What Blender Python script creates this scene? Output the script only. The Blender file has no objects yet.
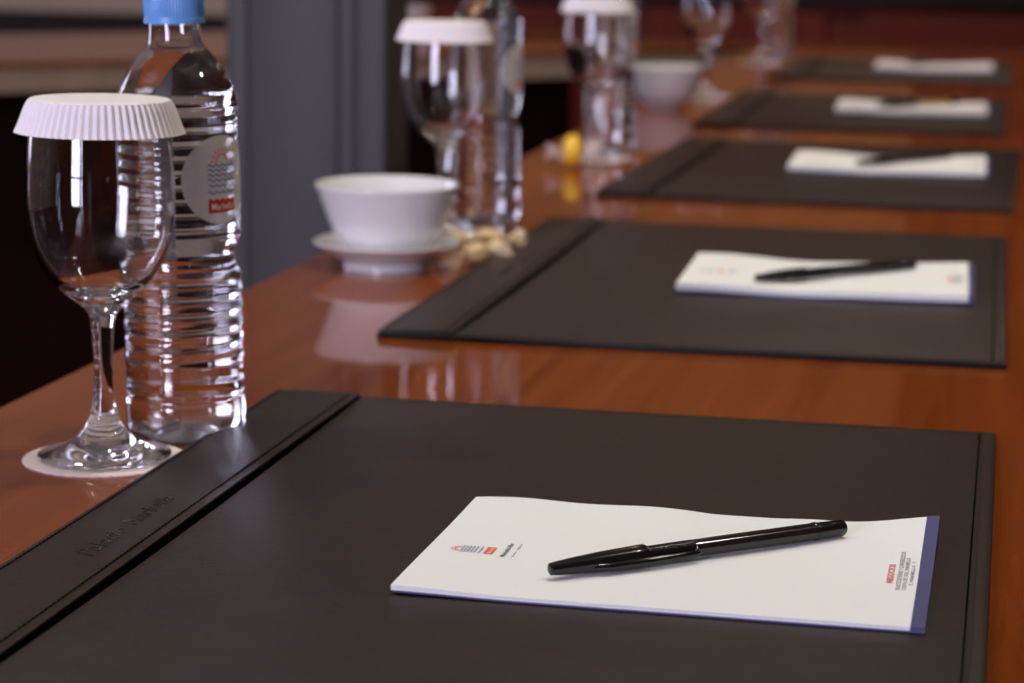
import bpy, bmesh, math, random
from mathutils import Vector, Matrix
R = math.radians
PI = math.pi
SC = bpy.context.scene
COL = SC.collection
T = 0.75                      # table top height
rnd = random.Random(7)

# ------------------------------------------------------------------ materials
def new_mat(name):
    m = bpy.data.materials.new(name); m.use_nodes = True
    nt = m.node_tree; b = nt.nodes['Principled BSDF']
    return m, nt, b

def plain(name, col, rough=0.5, spec=0.5, metal=0.0, coat=0.0, sheen=0.0):
    m, nt, b = new_mat(name)
    b.inputs['Base Color'].default_value = (*col, 1)
    b.inputs['Roughness'].default_value = rough
    b.inputs['Metallic'].default_value = metal
    b.inputs['Specular IOR Level'].default_value = spec
    b.inputs['Coat Weight'].default_value = coat
    b.inputs['Coat Roughness'].default_value = 0.05
    return m

def noise_chain(nt, scale, vec_scale=(1, 1, 1), detail=4.0, rough=0.6, distort=0.0):
    tc = nt.nodes.new('ShaderNodeTexCoord'); mp = nt.nodes.new('ShaderNodeMapping')
    mp.inputs['Scale'].default_value = vec_scale
    n = nt.nodes.new('ShaderNodeTexNoise')
    n.inputs['Scale'].default_value = scale; n.inputs['Detail'].default_value = detail
    n.inputs['Roughness'].default_value = rough; n.inputs['Distortion'].default_value = distort
    nt.links.new(tc.outputs['Object'], mp.inputs['Vector']); nt.links.new(mp.outputs['Vector'], n.inputs['Vector'])
    return n

def ramp(nt, src, stops):
    r = nt.nodes.new('ShaderNodeValToRGB')
    els = r.color_ramp.elements
    els[0].position, els[0].color = stops[0][0], (*stops[0][1], 1)
    els[1].position, els[1].color = stops[-1][0], (*stops[-1][1], 1)
    for p, c in stops[1:-1]:
        e = els.new(p); e.color = (*c, 1)
    nt.links.new(src, r.inputs['Fac'])
    return r

def bump(nt, b, src, strength, dist):
    bp = nt.nodes.new('ShaderNodeBump'); bp.inputs['Strength'].default_value = strength
    bp.inputs['Distance'].default_value = dist
    nt.links.new(src, bp.inputs['Height']); nt.links.new(bp.outputs['Normal'], b.inputs['Normal'])

def wood(name, dark, light, rough=0.3, coat=1.0, vs=(26, 1.3, 6), spec=0.4, coat_rough=0.06):
    m, nt, b = new_mat(name)
    n = noise_chain(nt, 1.6, vs, 6, 0.62, 0.35)
    r = ramp(nt, n.outputs['Fac'], [(0.28, dark), (0.72, light)])
    nt.links.new(r.outputs['Color'], b.inputs['Base Color'])
    b.inputs['Roughness'].default_value = rough
    b.inputs['Specular IOR Level'].default_value = spec
    b.inputs['Coat Weight'].default_value = coat
    b.inputs['Coat Roughness'].default_value = coat_rough
    return m

def leather(name, c0, c1, rough=0.42):
    m, nt, b = new_mat(name)
    n = noise_chain(nt, 60, (0.35, 1.6, 1), 6, 0.7)
    r = ramp(nt, n.outputs['Fac'], [(0.3, c0), (0.7, c1)])
    nt.links.new(r.outputs['Color'], b.inputs['Base Color'])
    n2 = noise_chain(nt, 420, (0.35, 1.6, 1), 5, 0.65)
    bump(nt, b, n2.outputs['Fac'], 0.55, 0.0009)
    b.inputs['Roughness'].default_value = rough
    b.inputs['Specular IOR Level'].default_value = 0.38
    return m

def glass(name, ior, col=(1, 1, 1), rough=0.0):
    m, nt, b = new_mat(name)
    nt.nodes.remove(b)
    g = nt.nodes.new('ShaderNodeBsdfGlass')
    g.inputs['IOR'].default_value = ior; g.inputs['Roughness'].default_value = rough
    g.inputs['Color'].default_value = (*col, 1)
    nt.links.new(g.outputs[0], nt.nodes['Material Output'].inputs['Surface'])
    return m

def film(name, col, fac):
    m, nt, b = new_mat(name)
    nt.nodes.remove(b)
    t = nt.nodes.new('ShaderNodeBsdfTransparent'); g = nt.nodes.new('ShaderNodeBsdfPrincipled')
    g.inputs['Base Color'].default_value = (*col, 1); g.inputs['Roughness'].default_value = 0.12
    mx = nt.nodes.new('ShaderNodeMixShader'); mx.inputs[0].default_value = fac
    nt.links.new(t.outputs[0], mx.inputs[1]); nt.links.new(g.outputs[0], mx.inputs[2])
    nt.links.new(mx.outputs[0], nt.nodes['Material Output'].inputs['Surface'])
    return m

M = {}
M['table'] = wood('varnished_mahogany', (0.150, 0.030, 0.0045), (0.250, 0.063, 0.0105), rough=0.4, coat=0.85, coat_rough=0.05, spec=0.0)
M['fascia'] = wood('pale_fascia_veneer', (0.34, 0.25, 0.16), (0.42, 0.31, 0.205), rough=0.45, coat=0.2)
M['panel_dark'] = wood('dark_modesty_panel', (0.010, 0.0025, 0.0014), (0.016, 0.004, 0.002), rough=0.8, coat=0.0, spec=0.1, vs=(8, 8, 1))
M['back_wood'] = wood('reddish_wall_panel', (0.16, 0.055, 0.035), (0.24, 0.085, 0.055), rough=0.6, coat=0.0, vs=(10, 10, 0.8))
M['wall_wood'] = wood('mahogany_wall_panel', (0.095, 0.011, 0.005), (0.15, 0.018, 0.008), rough=0.6, coat=0.0, spec=0.25, vs=(10, 10, 0.8))
M['rail'] = wood('dark_dado_rail', (0.012, 0.005, 0.003), (0.020, 0.008, 0.005), rough=0.6, coat=0.0, spec=0.25)
M['leather'] = leather('black_brown_leather', (0.0150, 0.0092, 0.0062), (0.0255, 0.0165, 0.0110), rough=0.42)
M['leather_flap'] = leather('black_brown_leather_flap', (0.0160, 0.0102, 0.0070), (0.0240, 0.0158, 0.0110), rough=0.38)
M['edge'] = plain('black_edge', (0.004, 0.004, 0.005), 0.6, 0.25)
M['thread_and_shade'] = plain('black_thread_and_shade', (0.0012, 0.0012, 0.0012), 0.9, 0.0)  # stitches, and the painted shade strip beside the pad flap
M['emboss'] = plain('pressed_leather', (0.012, 0.009, 0.007), 0.22, 0.6)
M['paper'] = plain('white_paper', (0.86, 0.88, 0.87), 0.75, 0.25)
M['crimp'] = plain('white_crimped_paper', (0.85, 0.80, 0.81), 0.7, 0.25)
M['doily'] = plain('blush_paper', (0.82, 0.68, 0.66), 0.8, 0.2)
M['navy'] = plain('navy_binding', (0.075, 0.078, 0.19), 0.55, 0.35)
M['pen'] = plain('black_plastic', (0.006, 0.0055, 0.006), 0.16, 0.55)
M['barrel'] = plain('smoky_black_plastic', (0.012, 0.008, 0.008), 0.10, 0.6)
M['gold'] = plain('gold_highlight', (0.85, 0.58, 0.22), 0.28, 0.5, metal=1.0)  # metallic gold stands in for the blurred highlight on one pen barrel
M['ceramic'] = plain('white_glazed_china', (0.80, 0.80, 0.80), 0.18, 0.5, coat=0.6)
M['glass'] = glass('clear_glass', 1.5, (0.985, 0.99, 0.99))
M['pet'] = glass('clear_plastic', 1.45, (0.985, 0.99, 0.99))
M['water'] = glass('still_water', 1.333, (0.99, 0.995, 1.0))
M['cap'] = plain('blue_plastic_cap', (0.14, 0.34, 0.72), 0.35, 0.5)
M['label'] = film('frosted_sticker', (0.78, 0.77, 0.76), 0.86)
M['ink_red'] = plain('red_ink', (0.62, 0.035, 0.015), 0.6, 0.2)
M['ink_orange'] = plain('orange_ink', (0.85, 0.13, 0.03), 0.6, 0.2)
M['ink_pink'] = plain('pink_ink', (0.80, 0.19, 0.20), 0.6, 0.2)
M['ink_blue'] = plain('blue_ink', (0.12, 0.20, 0.42), 0.6, 0.2)
M['ink_white'] = plain('white_ink', (0.85, 0.83, 0.82), 0.6, 0.2)
M['ink_grey'] = plain('grey_ink', (0.16, 0.14, 0.16), 0.6, 0.2)
M['pillar'] = plain('slate_grey_paint', (0.056, 0.054, 0.054), 0.55, 0.4)
M['groove'] = plain('slate_groove', (0.040, 0.039, 0.041), 0.6, 0.3)
M['sweet'] = plain('yellow_sweet', (0.95, 0.56, 0.03), 0.3, 0.5, coat=0.5)
M['sweet_gold'] = plain('toffee_sweet', (0.85, 0.62, 0.32), 0.25, 0.5, coat=0.6)
M['wrap'] = film('clear_cellophane', (0.85, 0.80, 0.76), 0.30)
M['wrap_gold'] = film('golden_cellophane', (0.90, 0.72, 0.46), 0.72)
M['ceiling'] = plain('cream_ceiling', (0.55, 0.50, 0.44), 0.9, 0.1)
M['cream'] = plain('cream_wall', (0.46, 0.36, 0.26), 0.85, 0.2)
M['tan'] = plain('warm_tan_wall', (0.42, 0.22, 0.10), 0.85, 0.2)
M['frame'] = plain('white_window_frame', (0.7, 0.7, 0.7), 0.5, 0.4)
def carpet_mat():
    m, nt, b = new_mat('dark_brown_carpet')
    n = noise_chain(nt, 90, (1, 1, 1), 5, 0.7)
    r = ramp(nt, n.outputs['Fac'], [(0.3, (0.007, 0.0016, 0.0008)), (0.7, (0.014, 0.0035, 0.0018))])
    nt.links.new(r.outputs['Color'], b.inputs['Base Color'])
    b.inputs['Roughness'].default_value = 0.95; b.inputs['Specular IOR Level'].default_value = 0.0
    bump(nt, b, n.outputs['Fac'], 0.4, 0.004)
    return m
M['carpet'] = carpet_mat()

# ------------------------------------------------------------------ mesh helpers
def link(o):
    COL.objects.link(o); return o

def obj(name, bm, mats, parent=None, smooth=True, loc=None, angle=None):
    me = bpy.data.meshes.new(name)
    bmesh.ops.recalc_face_normals(bm, faces=bm.faces[:]) if not getattr(bm, 'keep', False) and False else None
    bm.to_mesh(me); bm.free()
    for m in (mats if isinstance(mats, (list, tuple)) else [mats]): me.materials.append(M[m])
    if smooth:
        for p in me.polygons: p.use_smooth = True
        if angle is not None:
            me.set_sharp_from_angle(angle=R(angle))
    o = bpy.data.objects.new(name, me); link(o)
    if parent: o.parent = parent
    if loc: o.location = loc
    return o

def thing(name, label, cat, loc=(0, 0, 0), rz=0.0, group=None):
    o = bpy.data.objects.new(name, None); link(o)
    o.empty_display_size = 0.03
    o.location = loc; o.rotation_euler = (0, 0, rz)
    return tag(o, label, cat, group)

def tag(o, label, cat, group=None):
    o['label'] = label; o['category'] = cat
    if group: o['group'] = group
    return o

def struct(o):
    o['kind'] = 'structure'; return o

def copy_tree(o, parent=None):
    c = o.copy(); COL.objects.link(c)
    if parent: c.parent = parent
    for ch in list(o.children): copy_tree(ch, c)
    return c

def dup(root, loc, rz, label, cat=None):
    c = copy_tree(root); c.location = loc; c.rotation_euler = (0, 0, rz); c['label'] = label
    return c

def add_box(bm, x0, x1, y0, y1, z0, z1, bev=0.0, mat=0, seg=2):
    vs = [bm.verts.new(p) for p in ((x0, y0, z0), (x1, y0, z0), (x1, y1, z0), (x0, y1, z0),
                                    (x0, y0, z1), (x1, y0, z1), (x1, y1, z1), (x0, y1, z1))]
    fs = [bm.faces.new([vs[i] for i in f]) for f in ((3, 2, 1, 0), (4, 5, 6, 7), (0, 1, 5, 4), (1, 2, 6, 5), (2, 3, 7, 6), (3, 0, 4, 7))]
    for f in fs: f.material_index = mat
    if bev:
        es = list({e for f in fs for e in f.edges})
        bmesh.ops.bevel(bm, geom=es, offset=bev, segments=seg, profile=0.5, affect='EDGES')
    return bm

def box_bm(*a, **k): return add_box(bmesh.new(), *a, **k)

def lathe(bm, prof, seg=96, mat=0, rfun=None):
    """prof: (r, z) list; the face normal points to the left of the profile's travel when seen in the r-z plane (outward for upward travel)."""
    rows = []
    for r, z in prof:
        if r <= 1e-7:
            rows.append([bm.verts.new((0, 0, z))]); continue
        row = []
        for i in range(seg):
            a = 2 * PI * i / seg
            rr = rfun(r, z, a) if rfun else r
            row.append(bm.verts.new((rr * math.cos(a), rr * math.sin(a), z)))
        rows.append(row)
    for A, B in zip(rows, rows[1:]):
        for i in range(seg):
            j = (i + 1) % seg
            if len(A) == 1 and len(B) == 1: continue
            if len(A) == 1: f = bm.faces.new((A[0], B[j], B[i]))
            elif len(B) == 1: f = bm.faces.new((A[i], A[j], B[0]))
            else: f = bm.faces.new((A[i], A[j], B[j], B[i]))
            f.material_index = mat
    return bm

def smooth_prof(pts, n=6):
    """Catmull-Rom through the points."""
    out = []
    P = [pts[0]] + list(pts) + [pts[-1]]
    for i in range(1, len(P) - 2):
        p0, p1, p2, p3 = P[i - 1], P[i], P[i + 1], P[i + 2]
        for k in range(n):
            t = k / n
            out.append(tuple(max(0, 0.5 * ((2 * b) + (-a + c) * t + (2 * a - 5 * b + 4 * c - d) * t * t + (-a + 3 * b - 3 * c + d) * t ** 3))
                             for a, b, c, d in zip(p0, p1, p2, p3)))
    out.append(tuple(pts[-1]))
    return out

def rings_along_x(bm, stations, seg=32, mat=0, capped=True, yc=0.0, zc=0.0):
    """tube along +x from (x, ry, rz, dz) stations"""
    rows = []
    for x, ry, rz_, dz in stations:
        rows.append([bm.verts.new((x, yc + ry * math.cos(2 * PI * i / seg), zc + dz + rz_ * math.sin(2 * PI * i / seg))) for i in range(seg)])
    for A, B in zip(rows, rows[1:]):
        for i in range(seg):
            j = (i + 1) % seg
            bm.faces.new((A[j], A[i], B[i], B[j])).material_index = mat
    if capped:
        bm.faces.new(rows[0]).material_index = mat
        bm.faces.new(list(reversed(rows[-1]))).material_index = mat
    return bm

def text_polys(body, size=1.0, shear=0.0, bold=0.0, spacing=1.0, depth=0.0):
    """flat triangulated text in the xy plane as (verts, faces); left edge at x=0, baseline y=0"""
    cu = bpy.data.curves.new('lettering', 'FONT'); cu.body = body; cu.size = size; cu.shear = shear
    cu.offset = bold; cu.space_character = spacing; cu.resolution_u = 3; cu.extrude = depth
    tmp = bpy.data.objects.new('lettering', cu); link(tmp)
    bpy.context.view_layer.update()
    me = bpy.data.meshes.new_from_object(tmp.evaluated_get(bpy.context.evaluated_depsgraph_get()))
    v = [tuple(p.co) for p in me.vertices]; f = [tuple(p.vertices) for p in me.polygons]
    bpy.data.meshes.remove(me); bpy.data.objects.remove(tmp); bpy.data.curves.remove(cu)
    x0 = min(p[0] for p in v); 
    return ([(p[0] - x0, p[1], p[2]) for p in v] if depth else [(p[0] - x0, p[1]) for p in v]), f

def fit_text(body, width, height, **k):
    v, f = text_polys(body, 1.0, **k)
    w = max(p[0] for p in v); y0 = min(p[1] for p in v); h = max(p[1] for p in v) - y0
    return [(p[0] / w * width, (p[1] - y0) / h * height, *p[2:]) for p in v], f

def add_flat(bm, vf, place, mat=0):
    vs = [bm.verts.new(place(*p)) for p in vf[0]]
    for f in vf[1]:
        try:
            g = bm.faces.new([vs[i] for i in f]); g.material_index = mat
        except ValueError: pass

def strip_poly(bm, left, right, place, mat):
    A = [bm.verts.new(place(*p)) for p in left]; B = [bm.verts.new(place(*p)) for p in right]
    for i in range(len(A) - 1):
        bm.faces.new((A[i], A[i + 1], B[i + 1], B[i])).material_index = mat

def emblem(bm, W, place, m_sun=0, m_wave=1, m_box=2, m_txt=3, lw=0.055):
    """sun over waves over a word on a wavy block; origin at bottom centre, unit W"""
    P = lambda u, v, k=0: place(u * W, v * W, k)
    P0 = lambda u, v: P(u, v)
    n = 26
    arc = [(R(180) * i / n) for i in range(n + 1)]
    strip_poly(bm, [(0.24 * math.cos(a), 1.43 + 0.24 * math.sin(a)) for a in arc], [(0.185 * math.cos(a), 1.43 + 0.185 * math.sin(a)) for a in arc], P0, m_sun)
    for i in range(9):
        a = R(4 + 172 * i / 8); c, s = math.cos(a), math.sin(a); h = 0.022
        for r0, r1 in ((0.29, 0.41),):
            strip_poly(bm, [(r0 * c - h * s, 1.43 + r0 * s + h * c), (r1 * c - h * s, 1.43 + r1 * s + h * c)],
                       [(r0 * c + h * s, 1.43 + r0 * s - h * c), (r1 * c + h * s, 1.43 + r1 * s - h * c)], P0, m_sun)
    N = 48
    for v0 in (0.568, 0.762, 0.915, 1.06, 1.20, 1.335):
        c = [(-0.5 + i / N, v0 + 0.03 * math.sin(2 * PI * 4.5 * i / N)) for i in range(N + 1)]
        strip_poly(bm, [(u, v + lw / 2) for u, v in c], [(u, v - lw / 2) for u, v in c], P0, m_wave)
    top = [(-0.5 + i / N, 0.375 + 0.028 * math.sin(2 * PI * 4.5 * i / N)) for i in range(N + 1)]
    for k in range(4):
        strip_poly(bm, [(u, v * (k + 1) / 4) for u, v in top], [(u, v * k / 4) for u, v in top], P0, m_box)
    v, f = fit_text('Marbella', 0.82, 0.20, bold=0.004)
    add_flat(bm, ([(x - 0.41, y + 0.075) for x, y in v], f), lambda u, v: P(u, v, 1), m_txt)

# ------------------------------------------------------------------ the room
FY, BY, LX, RX, CZ = 5.7, -4.6, -4.9, 3.1, 2.85
floor = struct(obj('floor', box_bm(LX, RX, BY, FY, -0.1, 0.0), 'carpet', smooth=False))
ceil = struct(obj('ceiling', box_bm(LX, RX, BY, FY, CZ, CZ + 0.1), 'ceiling', smooth=False))
bm = bmesh.new()
add_box(bm, -1.75, 0.1, FY, FY + 0.1, 0, 0.87); add_box(bm, 0.1, RX, FY, FY + 0.1, 0, CZ)
for i in range(6):                                   # raised fields of the panelling
    x0 = -1.7 + i * 0.8
    add_box(bm, x0 + 0.06, x0 + 0.74, FY - 0.018, FY + 0.001, 0.12, 0.74, 0.008)
    if x0 > 0: add_box(bm, x0 + 0.06, x0 + 0.74, FY - 0.018, FY + 0.001, 1.0, CZ - 0.2, 0.008)
struct(obj('wall_front', bm, 'wall_wood', smooth=False))
struct(obj('wall_front_upper', box_bm(-1.75, 0.1, FY, FY + 0.1, 0.87, CZ), 'tan', smooth=False))
struct(obj('trim_1', box_bm(-1.75, RX, FY - 0.035, FY - 0.001, 0.76, 0.88, 0.008), 'rail', smooth=False))
struct(obj('trim_2', box_bm(0.545, 0.80, FY - 0.10, FY - 0.036, 0, CZ, 0.01), 'rail', smooth=False))
bm = bmesh.new(); add_box(bm, LX, -1.75, FY, FY + 0.1, 0, CZ)
struct(obj('wall_front_alcove', bm, 'cream', smooth=False))
struct(obj('trim_3', box_bm(LX, -1.76, FY - 0.03, FY - 0.001, 0.121, 0.69, 0.006), 'rail', smooth=False))
struct(obj('baseboard_front', box_bm(LX, -1.76, FY - 0.02, FY - 0.001, 0, 0.12, 0.004), 'rail', smooth=False))
lwins = [(2.3, 3.7)]
bm = bmesh.new()
add_box(bm, LX - 0.1, LX, BY, FY, 0, 0.22); add_box(bm, LX - 0.1, LX, BY, FY, 2.60, CZ)
ys = [BY] + [v for w_ in lwins for v in w_] + [FY]
for a, b_ in zip(ys[0::2], ys[1::2]): add_box(bm, LX - 0.1, LX, a, b_, 0.22, 2.60)
struct(obj('wall_left', bm, 'cream', smooth=False))
for i, (a, b_) in enumerate(lwins):
    bm = bmesh.new(); t = 0.04
    add_box(bm, LX - 0.09, LX - 0.02, a, a + t, 0.22, 2.60, 0.004); add_box(bm, LX - 0.09, LX - 0.02, b_ - t, b_, 0.22, 2.60, 0.004)
    add_box(bm, LX - 0.09, LX - 0.02, a + t, b_ - t, 0.22, 0.22 + t, 0.004); add_box(bm, LX - 0.09, LX - 0.02, a + t, b_ - t, 2.60 - t, 2.60, 0.004)
    add_box(bm, LX - 0.08, LX - 0.03, a + t, b_ - t, 1.0, 1.04, 0.004)
    struct(obj('window_%d' % (i + 3), bm, 'frame', smooth=False))
struct(obj('wall_right', box_bm(RX, RX + 0.1, BY, FY, 0, CZ), 'back_wood', smooth=False))
wins = [(-1.85, -0.75), (-0.60, -0.45)]
WZ0, WZ1 = 0.22, 2.60
bm = bmesh.new()
add_box(bm, LX, RX, BY - 0.1, BY, 0, WZ0); add_box(bm, LX, RX, BY - 0.1, BY, WZ1, CZ)
xs = [LX] + [v for w in wins for v in w] + [RX]
for a, b_ in zip(xs[0::2], xs[1::2]): add_box(bm, a, b_, BY - 0.1, BY, WZ0, WZ1)
struct(obj('wall_back', bm, 'back_wood', smooth=False))
for i, (a, b_) in enumerate(wins):
    bm = bmesh.new()
    t = 0.03
    add_box(bm, a, a + t, BY - 0.09, BY - 0.02, WZ0, WZ1, 0.004); add_box(bm, b_ - t, b_, BY - 0.09, BY - 0.02, WZ0, WZ1, 0.004)
    add_box(bm, a + t, b_ - t, BY - 0.09, BY - 0.02, WZ0, WZ0 + t, 0.004); add_box(bm, a + t, b_ - t, BY - 0.09, BY - 0.02, WZ1 - t, WZ1, 0.004)
    add_box(bm, a + t, b_ - t, BY - 0.08, BY - 0.03, 1.0, 1.04, 0.004)
    struct(obj('window_%d' % (i + 1), bm, 'frame', smooth=False))

# ------------------------------------------------------------------ the conference table
table = thing('conference_table', 'glossy red mahogany conference table running under all the desk pads', 'table', (0.19, 1.2, 0))
def table_part(name, bm, mat, **k):
    o = obj(name, bm, mat, table, **k); o.location = (-0.19, -1.2, 0); return o
outline = [(-0.145, -1.30), (0.53, -1.30), (0.53, 3.72), (-0.3, 3.80), (-0.76, 4.22), (-3.51, 1.69), (-2.9, 1.02), (-0.145, 3.55)]
def prism(poly, z0, z1, bev=0.0):
    bm = bmesh.new()
    lo = [bm.verts.new((x, y, z0)) for x, y in poly]; hi = [bm.verts.new((x, y, z1)) for x, y in poly]
    n = len(poly)
    top = bm.faces.new(hi); bm.faces.new(list(reversed(lo)))
    for i in range(n):
        j = (i + 1) % n; bm.faces.new((lo[i], lo[j], hi[j], hi[i]))
    if bev: bmesh.ops.bevel(bm, geom=list(top.edges), offset=bev, segments=3, profile=0.5, affect='EDGES')
    bm.normal_update()
    bmesh.ops.triangulate(bm, faces=[f for f in bm.faces if len(f.verts) > 4])
    return bm
table_part('tabletop', prism(outline, T - 0.010, T, 0.003), 'table', smooth=False)
def inset(poly, d):
    n = len(poly); out = []
    for i in range(n):
        p, q, r = Vector(poly[i - 1]), Vector(poly[i]), Vector(poly[(i + 1) % n])
        a, b_ = (q - p).normalized(), (r - q).normalized()
        na, nb = Vector((-a.y, a.x)), Vector((-b_.y, b_.x))
        m = (na + nb).normalized(); out.append(tuple(q + m * d / max(0.3, m.dot(na))))
    return out
table_part('fascia', prism(inset(outline, 0.006), T - 0.053, T - 0.0101), 'fascia', smooth=False)
def wallpanel(p, q, th, z0, z1):
    p, q = Vector(p), Vector(q); d = (q - p).normalized(); n = Vector((-d.y, d.x)) * th
    return prism([tuple(p), tuple(q), tuple(q + n), tuple(p + n)], z0, z1)
for p, q in (((0.02, -1.1), (0.02, 3.45)), ((0.30, 3.5), (-0.1, 3.5)), ((-0.55, 3.55), (-2.85, 1.42)), ((-2.9, 1.25), (-3.25, 1.65))):
    table_part('modesty_panel', wallpanel(p, q, 0.03, 0.0, T - 0.0535), 'panel_dark', smooth=False)
table_part('modesty_panel', wallpanel((0.06, -1.1), (0.40, -1.1), 0.03, 0.0, T - 0.0535), 'panel_dark', smooth=False)

# ------------------------------------------------------------------ desk pads
PW, PD, PT = 0.404, 0.604, 0.0045
def make_pad():
    t = thing('desk_pad', '', 'desk pad', (0, 0, T), 0, 'leather desk pads in a row')
    obj('base_board', box_bm(-0.0004, PW + 0.0004, -0.0004, PD + 0.0004, 0.0, 0.0032, 0.0008), 'edge', t, angle=35)
    bm = box_bm(0, PW, 0, PD, 0.00321, PT, 0.0006, seg=3)
    obj('panel', bm, 'leather', t, angle=35)
    # the header flap: a lifted strip along the left side with the shade under its inner edge painted as a strip
    bm = bmesh.new()
    N, K = 14, 40
    def zt(u): return PT + 0.0002 + 0.0010 * min(1, u * 1.2) ** 0.8 - 0.0003 * max(0, u - 0.85) / 0.15
    rows = []
    for i in range(N + 1):
        u = i / N; x = 0.0012 + 0.0495 * u
        rows.append(([bm.verts.new((x, 0.001 + (PD - 0.002) * k / K, zt(u) + 0.0011)) for k in range(K + 1)],
                     [bm.verts.new((x, 0.001 + (PD - 0.002) * k / K, zt(u) if i else PT + 0.0001)) for k in range(K + 1)]))
    for (A, a), (B, b_) in zip(rows, rows[1:]):
        for k in range(K):
            bm.faces.new((A[k], B[k], B[k + 1], A[k + 1])); bm.faces.new((a[k + 1], b_[k + 1], b_[k], a[k]))
        bm.faces.new((a[0], b_[0], B[0], A[0])); bm.faces.new((A[K], B[K], b_[K], a[K]))
    A, a = rows[0]; B, b_ = rows[-1]
    for k in range(K):
        bm.faces.new((a[k], A[k], A[k + 1], a[k + 1])); bm.faces.new((B[k], b_[k], b_[k + 1], B[k + 1]))
    obj('header_flap', bm, 'leather_flap', t, angle=40)
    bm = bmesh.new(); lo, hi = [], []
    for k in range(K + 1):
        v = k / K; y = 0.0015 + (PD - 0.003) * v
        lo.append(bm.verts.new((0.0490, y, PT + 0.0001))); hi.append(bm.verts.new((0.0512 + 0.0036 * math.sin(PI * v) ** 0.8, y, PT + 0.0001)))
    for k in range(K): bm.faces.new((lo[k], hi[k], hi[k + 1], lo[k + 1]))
    obj('flap_shade_strip', bm, 'thread_and_shade', t, smooth=False)  # flat black strip paints the shadow gap along the flap edge
    # stitching: separate short stitches along the flap and round the panel
    bm = bmesh.new()
    fl, fl2, pn = bm, bmesh.new(), bmesh.new()
    def stitch(x, y, dx, dy, z):
        l, w = 0.0034, 0.00045
        vx, vy = dx * l / 2, dy * l / 2; nx, ny = -dy * w, dx * w
        a = [bm.verts.new((x + sx * vx + sy * nx, y + sx * vy + sy * ny, z + (0.00035 if abs(sx) < 1 else 0.0))) for sx in (-1, -0.5, 0.5, 1) for sy in (-1, 1)]
        for q in range(3): bm.faces.new((a[2 * q], a[2 * q + 2], a[2 * q + 3], a[2 * q + 1]))
    y = 0.006
    while y < PD - 0.005:
        bm = fl
        stitch(0.0455, y, 0, 1, zt((0.0455 - 0.0012) / 0.0495) + 0.0011)
        bm = fl2
        stitch(0.0040, y, 0, 1, zt((0.0040 - 0.0012) / 0.0495) + 0.0011)
        bm = pn
        stitch(PW - 0.0085, y, 0, 1, PT)
        y += 0.0042
    x = 0.056
    while x < PW - 0.006:
        stitch(x, 0.0055, 1, 0, PT); stitch(x, PD - 0.0055, 1, 0, PT); x += 0.0042
    obj('flap_stitching', fl, 'thread_and_shade', t, smooth=False); obj('flap_stitching', fl2, 'thread_and_shade', t, smooth=False); obj('panel_stitching', pn, 'thread_and_shade', t, smooth=False)
    # welt along the right edge
    bm = bmesh.new()
    obj_w = box_bm(PW - 0.0060, PW - 0.0010, 0.002, PD - 0.002, PT - 0.0008, PT + 0.0006, 0.0005)
    obj('edge_welt', obj_w, 'leather', t, angle=35)
    # pressed lettering on the flap
    bm = bmesh.new()
    f1 = fit_text('Palacio', 0.046, 0.0095, shear=0.45, spacing=1.05, depth=0.1); f2 = fit_text('Marbella', 0.052, 0.0085, shear=0.45, spacing=1.05, depth=0.1)
    def pl(y0):
        def g(a, b_, d):
            X = 0.0335 - b_; return (X, y0 + a, zt((X - 0.0012) / 0.0495) + 0.0011 + (0.00024 if d > 0 else -0.0002))
        return g
    add_flat(bm, f1, pl(0.243)); add_flat(bm, f2, pl(0.295))
    obj('embossed_lettering', bm, 'emboss', t, smooth=False)
    return t
pads = [((-0.0029, -0.8096), 0.0019, 'nearest dark brown leather desk pad, with lettering pressed into its left flap'),
        ((0.0, 0.0), 0.0062, 'second dark leather desk pad from the front, beside the white bowl on its saucer'),
        ((0.0006, 0.8169), -0.012, 'third dark leather desk pad from the front, to the right of the yellow sweet'),
        ((-0.0127, 1.6281), 0.0045, 'fourth dark leather desk pad from the front, holding the pen with a gold highlight'),
        ((-0.0092, 2.5924), 0.004, 'farthest dark leather desk pad in the row, near the table end')]
pad0 = make_pad()
PADO = []
for i, ((x, y), a, lab) in enumerate(pads):
    o = pad0 if i == 0 else copy_tree(pad0)
    o.location = (x, y, T); o.rotation_euler = (0, 0, a); o['label'] = lab; PADO.append(o)

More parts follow.
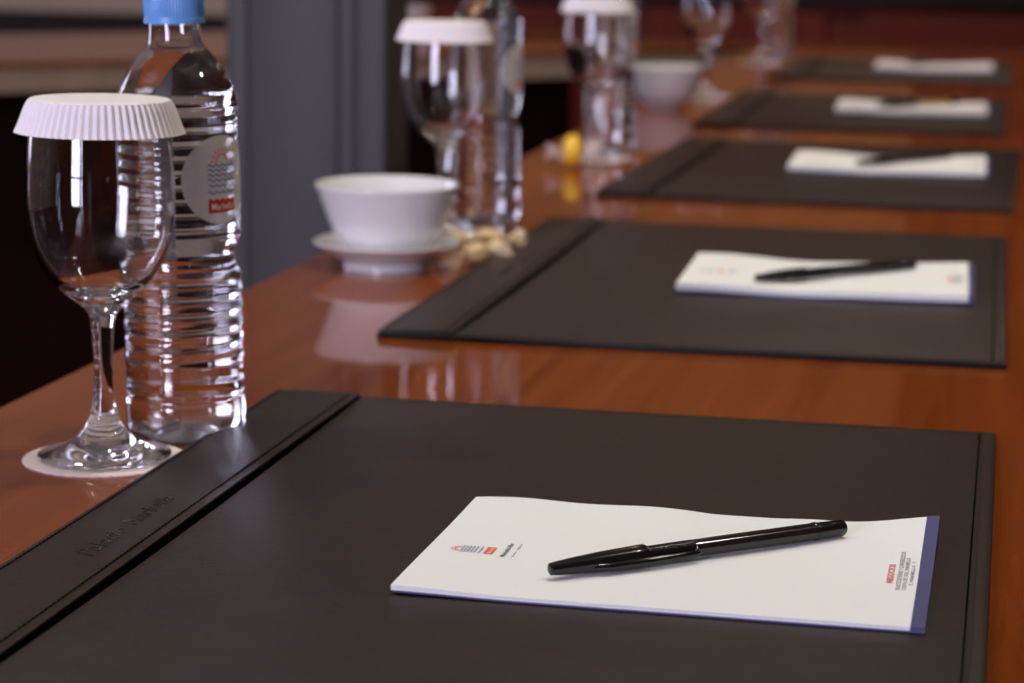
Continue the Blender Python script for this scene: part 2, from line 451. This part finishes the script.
# ------------------------------------------------------------------ notepads
NW, ND = 0.212, 0.153
def make_notepad(hfun, thick, label, loc, rz, stem):
    t = thing('notepad', label, 'notepad', loc, rz, 'white notepads on the desk pads')
    NX, NY = 48, 28
    tb = 0.0009 if thick < 0.003 else 0.0018
    def slab(bm, x0, x1, y0, y1, lo, hi, nx=NX, ny=NY):
        g = [[[bm.verts.new((x0 + (x1 - x0) * i / nx, y0 + (y1 - y0) * j / ny, hfun((x0 + (x1 - x0) * i / nx) / NW, (y0 + (y1 - y0) * j / ny) / ND) * (0.55 + 0.45 * k) + (lo, hi)[k]))
               for j in range(ny + 1)] for i in range(nx + 1)] for k in (0, 1)]
        lo_, hi_ = g
        for i in range(nx):
            for j in range(ny):
                bm.faces.new((hi_[i][j], hi_[i + 1][j], hi_[i + 1][j + 1], hi_[i][j + 1]))
                bm.faces.new((lo_[i][j + 1], lo_[i + 1][j + 1], lo_[i + 1][j], lo_[i][j]))
            bm.faces.new((lo_[i][0], lo_[i + 1][0], hi_[i + 1][0], hi_[i][0]))
            bm.faces.new((hi_[i][ny], hi_[i + 1][ny], lo_[i + 1][ny], lo_[i][ny]))
        for j in range(ny):
            bm.faces.new((hi_[0][j], hi_[0][j + 1], lo_[0][j + 1], lo_[0][j]))
            bm.faces.new((lo_[nx][j], lo_[nx][j + 1], hi_[nx][j + 1], hi_[nx][j]))
        return bm
    obj('paper_block', slab(bmesh.new(), 0, NW - 0.0005, 0, ND, tb, tb + thick), 'paper', t, angle=40)
    obj('backing_board', slab(bmesh.new(), 0.0008, NW, 0.0004, ND, 0.0, tb - 0.0001), 'navy', t, angle=40)
    obj('binding_strip', slab(bmesh.new(), NW - (0.0050 if thick < 0.003 else 0.0030), NW + 0.0007, -0.0003, ND + 0.0002, tb * 0.3, tb + thick + 0.00025, 4, NY), 'navy', t, angle=40)
    top = lambda x, y: hfun(x / NW, y / ND) + tb + thick + 0.00018
    # emblem: its head points to -x, words run along +y
    bm = bmesh.new()
    ex, ey = 0.0292, 0.0620
    emblem(bm, 0.0105, lambda u, v, k=0: (ex - v, ey + u, top(ex - v, ey + u) + 0.00006 * k), lw=0.045)
    obj('printed_emblem', bm, ['ink_pink', 'ink_blue', 'ink_orange', 'ink_white'], t, smooth=False)
    bm = bmesh.new()
    place = lambda X, Y0: (lambda a, b_: (X - b_, Y0 + a, top(X - b_, Y0 + a)))
    add_flat(bm, fit_text('Marbella Mar', 0.0215, 0.0023, bold=0.02), place(0.0350, 0.0545))
    add_flat(bm, fit_text('turismo    negocios', 0.0215, 0.0016), place(0.0390, 0.0545))
    obj('printed_caption', bm, 'ink_grey', t, smooth=False)
    bm = bmesh.new()
    add_flat(bm, fit_text('PALACIO DE FERIAS Y CONGRESOS DE', 0.052, 0.0020), place(0.2005, 0.0490), 0)
    add_flat(bm, fit_text('COSTA DEL SOL, MARBELLA', 0.044, 0.0020), place(0.2031, 0.0490), 0)
    add_flat(bm, fit_text('T. MARBELLA  F.', 0.033, 0.0015), place(0.2053, 0.0560), 0)
    add_flat(bm, fit_text('NEGOCIOS', 0.026, 0.0029, bold=0.03), place(0.1972, 0.0580), 1)
    obj('printed_address', bm, ['ink_grey', 'ink_pink'], t, smooth=False)
    t['top'] = 0.0
    del t['top']
    return t, top
def ss(a, b_, x):
    t = max(0.0, min(1.0, (x - a) / (b_ - a))); return t * t * (3 - 2 * t)
def h_near(u, v):
    return 0.0004 + max(0.0, 0.0014 * ss(0.25, 0, u) * ss(0.8, 0, v) + 0.0045 * ss(0.78, 1.0, u) * ss(0.35, 1.0, v) + 0.0008 * (1 + math.sin(u * 7.0)) * v
            + 0.0006 * math.sin(u * 19) * ss(0.6, 1, v))
def h_far(u, v):
    return 0.003 * ss(0.45, 0, u) * (0.6 + 0.4 * v) + 0.0042 * ss(0.62, 1.0, u) * (0.5 + 0.5 * v) + 0.0006 * (1.2 + math.sin(u * 12))
NZ = T + PT
np1, top1 = make_notepad(h_near, 0.0014, 'white notepad on the nearest desk pad, with printed emblem and blue right edge', (0.1645, -0.5830, NZ), R(-0.1), 'a')
nfar, topf = make_notepad(h_far, 0.0036, 'white curled notepad on the second desk pad from the front', (0.1670, 0.211, NZ), R(1.5), 'b')
NP = [((0.1675, 0.212), 1.5), ((0.166, 1.066), 1.0), ((0.156, 1.86), 1.5), ((0.152, 2.83), 1.0)]
labs = ['', 'white notepad on the third desk pad from the front, under a black pen', 'white notepad under the pen with a gold highlight', 'farthest white notepad, on the last desk pad by the table end']
for k in (1, 2, 3):
    dup(nfar, (*NP[k][0], NZ), R(NP[k][1]), labs[k])

# ------------------------------------------------------------------ pens
def make_pen(label, gold=False):
    t = thing('ballpoint_pen', label, 'pen', (0, 0, 0), 0, 'ballpoint pens on the notepads')
    L = 0.150; zc = 0.0047
    cap = [(0.0, 0.0020, 0.0020, 0), (0.0004, 0.0026, 0.0026, 0), (0.004, 0.0030, 0.0030, 0), (0.012, 0.0036, 0.0036, 0), (0.025, 0.0043, 0.0043, 0),
           (0.040, 0.0047, 0.0047, 0), (0.0455, 0.0048, 0.0048, 0), (0.046, 0.0046, 0.0046, 0), (0.046, 0.0037, 0.0037, 0)]
    o_cap = obj('pen_cap', rings_along_x(bmesh.new(), cap, 40, zc=zc), 'pen', t, angle=40)
    # clip: tapered tongue on the near side
    bm = bmesh.new()
    st = [(0.017, 0.0002, 0.0010, -0.0030), (0.022, 0.0012, 0.0014, -0.0040), (0.026, 0.0016, 0.0018, -0.0052), (0.045, 0.0014, 0.0019, -0.0060), (0.062, 0.0012, 0.0018, -0.0058), (0.0685, 0.0010, 0.0016, -0.0054), (0.0705, 0.0004, 0.0010, -0.0052)]
    rows = [[bm.verts.new((x, yc + ry * math.cos(2 * PI * i / 20), zc - 0.0012 + rz_ * math.sin(2 * PI * i / 20))) for i in range(20)] for x, ry, rz_, yc in st]
    for A, B in zip(rows, rows[1:]):
        for i in range(20):
            j = (i + 1) % 20; bm.faces.new((A[j], A[i], B[i], B[j]))
    bm.faces.new(rows[0]); bm.faces.new(list(reversed(rows[-1])))
    c = obj('pen_clip', bm, 'pen', o_cap, angle=50)
    grip = [(0.0455, 0.0036, 0.0036, 0)]
    for k in range(15):
        x = 0.0465 + k * 0.00155
        grip += [(x, 0.0036, 0.0036, 0), (x + 0.0004, 0.0039, 0.0039, 0), (x + 0.0009, 0.0039, 0.0039, 0), (x + 0.0013, 0.0036, 0.0036, 0)]
    grip.append((0.0703, 0.0036, 0.0036, 0))
    obj('grip', rings_along_x(bmesh.new(), grip, 40, zc=zc - 0.0002), 'pen', t, angle=60)
    obj('barrel', rings_along_x(bmesh.new(), [(0.0700, 0.0034, 0.0034, 0), (0.0704, 0.0038, 0.0038, 0), (0.100, 0.0039, 0.0039, -0.0003), (0.1335, 0.00385, 0.00385, -0.0006)], 40, zc=zc - 0.0002), 'gold' if gold else 'barrel', t, angle=40)
    obj('end_plug', rings_along_x(bmesh.new(), [(0.1333, 0.00385, 0.00385, -0.0006), (0.1338, 0.0041, 0.0041, -0.0006), (0.1350, 0.0041, 0.0041, -0.0006), (0.1352, 0.0038, 0.0038, -0.0006), (L - 0.001, 0.0036, 0.0036, -0.0008), (L, 0.0030, 0.0030, -0.0008)], 40, zc=zc - 0.0002), 'pen', t, angle=40)
    return t
def lay_pen(o, a, b_, z, tilt=0.0):
    v = Vector(b_) - Vector(a)
    o.rotation_euler = (0, -tilt, math.atan2(v.y, v.x)); o.location = (a[0], a[1], z); return o
pen0 = make_pen('black ballpoint pen lying across the nearest notepad')
zp = T + PT + 0.0009 + 0.0014
lay_pen(pen0, (0.2245, -0.5560), (0.3350, -0.4575), zp + 0.0005, R(0.3))
zf = T + PT + 0.0018 + 0.0036
lay_pen(dup(pen0, (0, 0, 0), 0, 'black ballpoint pen on the notepad of the second desk pad'), (0.2225, 0.2340), (0.3325, 0.3360), zf + 0.0008, R(0.6))
lay_pen(dup(pen0, (0, 0, 0), 0, 'black ballpoint pen on the notepad of the third desk pad'), (0.2385, 1.088), (0.334, 1.205), zf + 0.0008, R(0.5))
pg = make_pen('black ballpoint pen with a gold highlight painted on its barrel, on the notepad of the fourth desk pad', True)
lay_pen(pg, (0.214, 1.895), (0.320, 2.0), zf + 0.0008, R(0.5))
lay_pen(dup(pen0, (0, 0, 0), 0, 'black ballpoint pen on the farthest notepad'), (0.208, 2.90), (0.300, 3.02), zf + 0.0008, R(0.5))

# ------------------------------------------------------------------ wine glasses, covers, coasters
def make_glass():
    t = thing('wine_glass', '', 'wine glass', (0, 0, 0), 0, 'wine glasses along the inner table edge')
    foot = smooth_prof([(0.0336, 0.0012), (0.0332, 0.0024), (0.0290, 0.0036), (0.0225, 0.0058), (0.0165, 0.0090), (0.0115, 0.0140), (0.0080, 0.0195), (0.0064, 0.0250)], 6)
    under = smooth_prof([(0.0, 0.0022), (0.012, 0.0019), (0.024, 0.0008), (0.0310, 0.0001), (0.0330, 0.0003), (0.0336, 0.0012)], 5)
    stem = smooth_prof([(0.0064, 0.0250), (0.0052, 0.0310), (0.00465, 0.040), (0.0048, 0.050), (0.0054, 0.060), (0.0060, 0.0675), (0.0072, 0.0735)], 6)
    out = smooth_prof([(0.0072, 0.0735), (0.0095, 0.0766), (0.0132, 0.0799), (0.0180, 0.0837), (0.0230, 0.0886), (0.0272, 0.0939), (0.0308, 0.1002), (0.0338, 0.1087), (0.0358, 0.1185), (0.0369, 0.1300), (0.0366, 0.1430), (0.0353, 0.1580), (0.0337, 0.1730), (0.0328, 0.1795)], 6)
    rim = [(0.0326, 0.1800), (0.0322, 0.1802), (0.0319, 0.1798)]
    inn = smooth_prof([(0.0319, 0.1795), (0.0328, 0.1730), (0.0343, 0.1580), (0.0356, 0.1430), (0.0359, 0.1300), (0.0346, 0.1190), (0.0324, 0.1093), (0.0292, 0.1013), (0.0254, 0.0953), (0.0210, 0.0907), (0.0160, 0.0873), (0.0105, 0.0851), (0.0050, 0.0841), (0.0, 0.0838)], 6)
    foot, under, stem, out, rim, inn = [[(r, z * 1.0) for r, z in p] for p in (foot, under, stem, out, rim, inn)]
    obj('foot', lathe(lathe(bmesh.new(), under, 96), foot, 96), 'glass', t)
    obj('stem', lathe(bmesh.new(), stem, 96), 'glass', t)
    obj('bowl', lathe(bmesh.new(), out + rim + inn[1:], 96), 'glass', t)
    return t
def make_cover():
    t = thing('paper_glass_cover', '', 'glass cover', (0, 0, 0), 0, 'pleated paper covers on the glasses')
    NPL = 66; SEG = NPL * 6
    def pleat(r, z, a): 
        return r + 0.0011 * math.cos(NPL * a) * ss(0.001, -0.004, z)
    def skirt(off):
        return [(0.0347 + off, -0.0004), (0.0354 + off, -0.0022), (0.0364 + off, -0.005), (0.0382 + off, -0.010), (0.0396 + off, -0.0135), (0.0411 + off, -0.0165)]
    top = [(0.0, 0.0), (0.012, 0.0), (0.025, 0.0), (0.0340, 0.0)]
    bm = bmesh.new(); lathe(bm, list(reversed(top + [(0.0347, -0.0004)])), SEG)
    lathe(bm, [(0.0, -0.0008), (0.025, -0.0008), (0.0342, -0.0010)], SEG)
    obj('cover_top', bm, 'crimp', t)
    bm = bmesh.new()
    s = skirt(0); i_ = [(r - 0.0007, z - (0.0006 if k == 0 else 0)) for k, (r, z) in enumerate(s)]
    lathe(bm, list(reversed(s)), SEG, rfun=pleat); lathe(bm, i_, SEG, rfun=pleat); lathe(bm, [i_[-1], s[-1]], SEG, rfun=pleat)
    obj('pleated_skirt', bm, 'crimp', t)
    return t
def make_doily():
    bm = bmesh.new(); n = 40
    sc = lambda r, z, a: r + (0.0008 * abs(math.sin(n * a / 2)) if r > 0.039 else 0)
    lathe(bm, [(0.0, 0.0), (0.02, 0.0), (0.0405, 0.0), (0.0405, 0.0007), (0.02, 0.0009), (0.0, 0.0009)], 240, rfun=sc)
    return tag(obj('paper_coaster', bm, 'doily', angle=40), '', 'coaster', 'scalloped paper coasters')
glass0, cover0, doily0 = make_glass(), make_cover(), make_doily()
cover_here = 3            # the farther covers stand above the picture
GL = [(-0.0418, -0.3715, 'nearest', 'beside the nearest bottle'), (-0.0825, 0.5200, 'second', 'behind the white bowl on its saucer'),
      (-0.0660, 1.1850, 'third', 'behind the yellow sweet'), (-0.0640, 2.1414, 'fourth', 'behind the far white bowl'), (-0.0732, 3.0369, 'farthest', 'near the table end')]
for i, (x, y, n, w) in enumerate(GL):
    g = glass0 if i == 0 else copy_tree(glass0); c = cover0 if i == 0 else (copy_tree(cover0) if i < cover_here else None); d = doily0 if i == 0 else copy_tree(doily0)
    d.location = (x, y, T + 0.0001); g.location = (x, y, T + 0.0011)
    g['label'] = '%s clear empty wine glass of the row, %s' % (n, w)
    d['label'] = 'round blush paper coaster under the %s wine glass, %s' % (n, w)
    if not c: continue
    c.location = (x + 0.0006, y, T + 0.0011 + 0.1812 * 1.0 + 0.0002)
    c.rotation_euler = (0, R(0.5), i * 0.3)
    c['label'] = 'white pleated paper cover on the %s wine glass, %s' % (n, w)

# ------------------------------------------------------------------ water bottles
def make_bottle():
    t = thing('water_bottle', '', 'bottle', (0, 0, 0), 0, 'water bottles along the inner table edge')
    pts = [(0.0240, 0.0), (0.0275, 0.0010), (0.0302, 0.0040), (0.0314, 0.0090), (0.0317, 0.0150), (0.0315, 0.0190), (0.0304, 0.0215), (0.0304, 0.0230), (0.0313, 0.0255)]
    prof = smooth_prof(pts, 4)
    z = 0.0265
    while z < 0.0865:
        k = ss(0.040, 0.047, z)
        prof.append((0.0310 + (0.00025 + 0.00028 * k) * math.cos(2 * PI * (z - 0.0265) / (0.0086 if k > 0 else 0.017)), z)); z += 0.0005
    prof += smooth_prof([(0.0302, 0.0868), (0.0285, 0.0910), (0.0276, 0.0955), (0.0282, 0.0995), (0.0300, 0.1035), (0.0314, 0.1070)], 5)
    z = 0.1075
    while z < 0.1660:
        prof.append((0.0313 + 0.00035 * math.cos(2 * PI * (z - 0.1075) / 0.0073), z)); z += 0.0005
    prof += smooth_prof([(0.0314, 0.1662), (0.0312, 0.1680), (0.0300, 0.1698), (0.0300, 0.1706), (0.0315, 0.1728), (0.0319, 0.1750), (0.0312, 0.1785), (0.0298, 0.1830), (0.0278, 0.1875),
                         (0.0250, 0.1925), (0.0217, 0.1975), (0.0180, 0.2020), (0.0150, 0.2055), (0.0137, 0.2080), (0.0133, 0.2110), (0.0132, 0.2165)], 5)
    base = smooth_prof([(0.0, 0.0070), (0.006, 0.0066), (0.013, 0.0045), (0.0190, 0.0014), (0.0220, 0.0002), (0.0240, 0.0)], 4)
    rf = lambda r, z, a: r * (1 - (0.03 * (0.5 + 0.5 * math.cos(5 * a)) * ss(0.004, 0.0, abs(z - 0.003)) if False else 0))
    th = 0.0005
    def ofs(P, d):
        out = []
        for i, (r, z) in enumerate(P):
            a, b_ = P[max(0, i - 1)], P[min(len(P) - 1, i + 1)]
            tx, tz = b_[0] - a[0], b_[1] - a[1]; l = math.hypot(tx, tz) or 1
            out.append((max(0.0, r - d * tz / l), z + d * tx / l))
        return out
    full = base + prof[1:]
    inner = ofs(full, th); inner[0] = (0.0, inner[0][1])
    # outer wall, mouth, inner wall back down
    wall = full + [(0.0132, 0.2300), (0.0126, 0.2304), (0.0121, 0.2300)] + list(reversed(inner))
    obj('bottle_wall', lathe(bmesh.new(), wall, 112), 'pet', t)
    # water reaching just into the wall so no air film stays between them
    wp = [p for p in ofs(full, th * 0.5) if p[1] < 0.2040]; wp[0] = (0.0, wp[0][1])
    rl, zl = wp[-1]
    obj('water', lathe(bmesh.new(), wp + [(rl - 0.0008, zl - 0.0006), (rl * 0.6, zl - 0.0009), (0.0, zl - 0.0010)], 112), 'water', t)
    # cap with grip ridges and a tamper ring
    bm = bmesh.new()
    rid = lambda r, z, a: r + (0.00022 * math.cos(60 * a) if 0.2205 < z < 0.2335 and r > 0.0147 else 0)
    lathe(bm, [(0.0134, 0.2170), (0.0156, 0.2170), (0.0157, 0.2176), (0.0156, 0.2200), (0.0151, 0.2202), (0.0151, 0.2208), (0.01535, 0.2212), (0.0153, 0.2325), (0.0149, 0.2340), (0.0140, 0.2347), (0.0, 0.2348)], 240, rfun=rid)
    obj('bottle_cap', bm, 'cap', t, angle=40)
    # round sticker wrapped on the wall
    Rl, zc, az = 0.03195, 0.1378, R(-27)
    wrap = lambda u, v, k=0: ((Rl + 0.00012 * (k + 1)) * math.cos(az + u / Rl), (Rl + 0.00012 * (k + 1)) * math.sin(az + u / Rl), zc + v)
    bm = bmesh.new(); rad = 0.0230; n, K = 72, 10
    for dr in (0.0,):
        c = bm.verts.new(wrap(0, 0, -1)); prev = None
        rows = [[bm.verts.new(wrap(rad * q / K * math.cos(2 * PI * i / n), rad * q / K * math.sin(2 * PI * i / n), -1)) for i in range(n)] for q in range(1, K + 1)]
        for i in range(n):
            j = (i + 1) % n
            bm.faces.new((c, rows[0][i], rows[0][j]))
            for A, B in zip(rows, rows[1:]): bm.faces.new((A[i], B[i], B[j], A[j]))
    lab = obj('sticker', bm, 'label', t)
    bm = bmesh.new()
    emblem(bm, 0.0182, lambda u, v, k=0: wrap(u + 0.0004, v - 0.0168, k), lw=0.05)
    obj('printed_emblem', bm, ['ink_pink', 'ink_blue', 'ink_red', 'ink_white'], lab, smooth=False)
    return t
b0 = make_bottle()
BT = [(-0.0219, -0.3046, 0, 'nearest clear water bottle with blue cap and round sticker, behind the nearest wine glass'),
      (-0.0635, 0.6050, 16, 'blurred clear water bottle right of the second wine glass'),
      (-0.0690, 1.2958, 10, 'blurred clear water bottle behind the third wine glass'),
      (-0.0560, 3.1500, 10, 'farthest blurred clear water bottle, beside the farthest wine glass')]
for i, (x, y, a, lab) in enumerate(BT):
    o = b0 if i == 0 else copy_tree(b0)
    o.location = (x, y, T + 0.0001); o.rotation_euler = (0, R(-1.2) if i == 0 else 0, R(a)); o['label'] = lab

# ------------------------------------------------------------------ bowls and saucer
def make_bowl(label):
    bm = bmesh.new()
    out = smooth_prof([(0.0, 0.0030), (0.020, 0.0028), (0.0225, 0.0002), (0.0250, 0.0002), (0.0262, 0.0035), (0.0330, 0.0085), (0.0400, 0.0170), (0.0455, 0.0280), (0.0500, 0.0400), (0.0545, 0.0520), (0.0562, 0.0562)], 6)
    inn = smooth_prof([(0.0566, 0.0574), (0.0560, 0.0580), (0.0548, 0.0572), (0.0528, 0.0520), (0.0482, 0.0400), (0.0436, 0.0285), (0.0376, 0.0185), (0.0290, 0.0110), (0.015, 0.0075), (0.0, 0.0070)], 6)
    lathe(bm, out + inn, 96)
    return tag(obj('tea_bowl', bm, 'ceramic'), label, 'bowl', 'white china bowls')
def make_saucer(label):
    bm = bmesh.new()
    out = smooth_prof([(0.0, 0.0030), (0.030, 0.0028), (0.0315, 0.0002), (0.0338, 0.0002), (0.0345, 0.0050), (0.0420, 0.0105), (0.0510, 0.0160), (0.0575, 0.0195)], 6)
    inn = smooth_prof([(0.0582, 0.0202), (0.0578, 0.0210), (0.0565, 0.0208), (0.0500, 0.0178), (0.0410, 0.0130), (0.0340, 0.0092), (0.020, 0.0080), (0.0, 0.0078)], 6)
    lathe(bm, out + inn, 96)
    return tag(obj('saucer', bm, 'ceramic'), label, 'saucer')
s0 = make_saucer('white china saucer under the nearer white bowl'); s0.location = (-0.0757, 0.3064, T)
bw = make_bowl('white china bowl standing on a saucer, left of the second desk pad'); bw.location = (-0.0757, 0.3064, T + 0.0080)
def place_bowl(x, y, lab):
    o = bw.copy(); COL.objects.link(o); o.location = (x, y, T); o['label'] = lab; return o
place_bowl(-0.0978, 1.9452, 'blurred white china bowl on the wood, between the third and fourth wine glasses')
place_bowl(-0.965, 3.80, 'small blurred white bowl on the far table side, showing just above the second glass cover')

# ------------------------------------------------------------------ wrapped sweets
def make_candy(label, mat, L=0.020, r=0.0095, wrap_mat='wrap', lump=0.0):
    t = thing('wrapped_sweet', label, 'sweet', (0, 0, 0), 0, 'wrapped sweets on the table')
    n = 14
    st = [(-L / 2 * math.cos(PI * i / n), r * max(0.02, math.sin(PI * i / n)) ** 0.6, r * max(0.02, math.sin(PI * i / n)) ** 0.6, 0) for i in range(n + 1)]
    bm = rings_along_x(bmesh.new(), st, 28, zc=r + 0.0006)
    if lump:
        for v in bm.verts:
            k = 1 + lump * (math.sin(v.co.x * 900 + 5 * math.atan2(v.co.z - r, v.co.y)) + math.sin(7 * math.atan2(v.co.z - r, v.co.y) + 2))
            v.co.y *= k; v.co.z = max(0.0003, r + (v.co.z - r) * k)
    obj('sweet', bm, mat, t)
    seg = 60
    def wrapper(x0, sgn):
        bm = bmesh.new()
        rows = []
        for q in range(8):
            f = q / 7; x = x0 + sgn * 0.017 * f
            rr = 0.0022 + 0.0088 * f ** 1.2
            row = []
            for i in range(seg):
                a = 2 * PI * i / seg; k = rr * (1 + 0.22 * f * math.sin(9 * a + q * 0.5))
                row.append(bm.verts.new((x + 0.002 * f * math.sin(9 * a), 1.15 * k * math.cos(a), max(0.0004, r + 0.0006 - 0.001 * f + 0.8 * k * math.sin(a)))))
            rows.append(row)
        for A, B in zip(rows, rows[1:]):
            for i in range(seg):
                j = (i + 1) % seg; bm.faces.new((A[i], A[j], B[j], B[i]))
        obj('twisted_wrapper', bm, wrap_mat, t)
    wrapper(-L / 2 - 0.0005, -1); wrapper(L / 2 + 0.0005, 1)
    return t
c0 = make_candy('yellow sweet in a clear twisted wrapper, in front of the third wine glass', 'sweet', 0.021, 0.018)
c0.location = (-0.0710, 1.0750, T); c0.rotation_euler = (0, 0, R(15))
c1 = make_candy('golden wrapped sweet on the wood, right beside the saucer', 'sweet_gold', 0.024, 0.0082, 'wrap_gold', 0.10)
c1.location = (-0.0130, 0.3420, T); c1.rotation_euler = (0, 0, R(60))
c2 = dup(c1, (-0.0200, 0.4240, T), R(15), 'golden wrapped sweet on the wood in front of the second wine glass and its bottle')

# ------------------------------------------------------------------ grey pillar in the middle of the table ring
pil = thing('grey_pillar', 'tall slate grey grooved pillar rising behind the inner table edge', 'pillar', (-0.3545, 1.06, 0))
pil['kind'] = 'thing'
bm = bmesh.new()
x0, x1, y0, y1 = -0.0920, 0.0875, -0.05, 0.05
add_box(bm, x0 + 0.004, x1 - 0.004, y0 + 0.004, y1 - 0.004, 0.05, 2.1)
obj('core', bm, 'groove', pil, smooth=False)
for a, b_ in ((x0, x0 + 0.023), (x0 + 0.026, x0 + 0.125), (x0 + 0.128, x0 + 0.144), (x0 + 0.147, x1)):
    obj('front_slat', box_bm(a, b_, y0, y0 + 0.0039, 0.05, 2.1, 0.0015), 'pillar', pil, angle=35)
obj('side_panel', box_bm(x1 - 0.0039, x1, y0 + 0.006, y1, 0.05, 2.1, 0.0015), 'pillar', pil, angle=35)
obj('base', box_bm(x0 - 0.03, x1 + 0.03, y0 - 0.03, y1 + 0.03, 0.0, 0.05, 0.004), 'groove', pil, angle=35)

# ------------------------------------------------------------------ light: warm ceiling spots, cool daylight through the windows behind the camera
def area(name, loc, rot, sx, sy, power, col):
    l = bpy.data.lights.new(name, 'AREA'); l.shape = 'RECTANGLE'; l.size = sx; l.size_y = sy; l.energy = power; l.color = col
    o = bpy.data.objects.new(name, l); link(o); o.location = loc; o.rotation_euler = rot; return o
for i, (a, b_) in enumerate(wins):
    area('window_daylight', ((a + b_) / 2, BY - 0.11, (WZ0 + WZ1) / 2), (R(90), 0, 0), b_ - a, WZ1 - WZ0, 165 * (b_ - a), (0.78, 0.74, 1.0))
for a, b_ in lwins:
    area('window_daylight', (LX - 0.11, (a + b_) / 2, 1.41), (R(90), 0, R(-90)), b_ - a, 2.38, 50, (0.78, 0.74, 1.0))
def spot(x, y, power, col=(1.0, 0.86, 0.68)):
    l = bpy.data.lights.new('ceiling_spot', 'SPOT'); l.energy = power; l.color = col; l.spot_size = R(115); l.spot_blend = 0.7; l.shadow_soft_size = 0.065
    o = bpy.data.objects.new('ceiling_spot', l); link(o); o.location = (x, y, CZ - 0.03); return o
for x in (-1.3, 0.35, 1.7):
    for y in (-3.4, -0.05, 1.9, 4.3):  # rearmost row added to brighten the back wall reflected in the glasses
        spot(x, y, 60 if y == -0.05 else (56 if y > 4 else 44), (0.95, 0.90, 0.76) if y == -0.05 else (1.0, 0.81, 0.66))
w = bpy.data.worlds.new('room_world'); SC.world = w; w.use_nodes = True
w.node_tree.nodes['Background'].inputs[0].default_value = (0.75, 0.78, 1.0, 1); w.node_tree.nodes['Background'].inputs[1].default_value = 0.4

# ------------------------------------------------------------------ camera
cam = bpy.data.cameras.new('camera'); co = bpy.data.objects.new('camera', cam); link(co)
f, cx, cy, cz, pitch, yaw, roll = 2362.86, 0.4002, -1.4731, 0.2764, 0.1801, 0.2073, 0.0145
fw = Vector((-math.sin(yaw) * math.cos(pitch), math.cos(yaw) * math.cos(pitch), -math.sin(pitch)))
r = Vector((math.cos(yaw), math.sin(yaw), 0)); u = r.cross(fw)
r2 = r * math.cos(roll) + u * math.sin(roll); u2 = -r * math.sin(roll) + u * math.cos(roll)
mat = Matrix((r2, u2, -fw)).transposed().to_4x4(); mat.translation = Vector((cx, cy, cz + T))
co.matrix_world = mat
cam.sensor_width = 36; cam.lens = f / 1024 * 36; cam.clip_start = 0.02
cam.dof.use_dof = True; cam.dof.focus_distance = 1.03; cam.dof.aperture_fstop = 10.0; cam.dof.aperture_blades = 0
SC.camera = co
SC.view_settings.view_transform = 'Standard'; SC.view_settings.look = 'None'
SC.view_settings.exposure = 0.0; SC.view_settings.gamma = 1.0; SC.view_settings.use_curve_mapping = False
SC.cycles.max_bounces = 32; SC.cycles.transmission_bounces = 28; SC.cycles.glossy_bounces = 10; SC.cycles.diffuse_bounces = 4
SC.cycles.transparent_max_bounces = 16
SC.cycles.use_denoising = True
SC.cycles.sample_clamp_indirect = 60.0
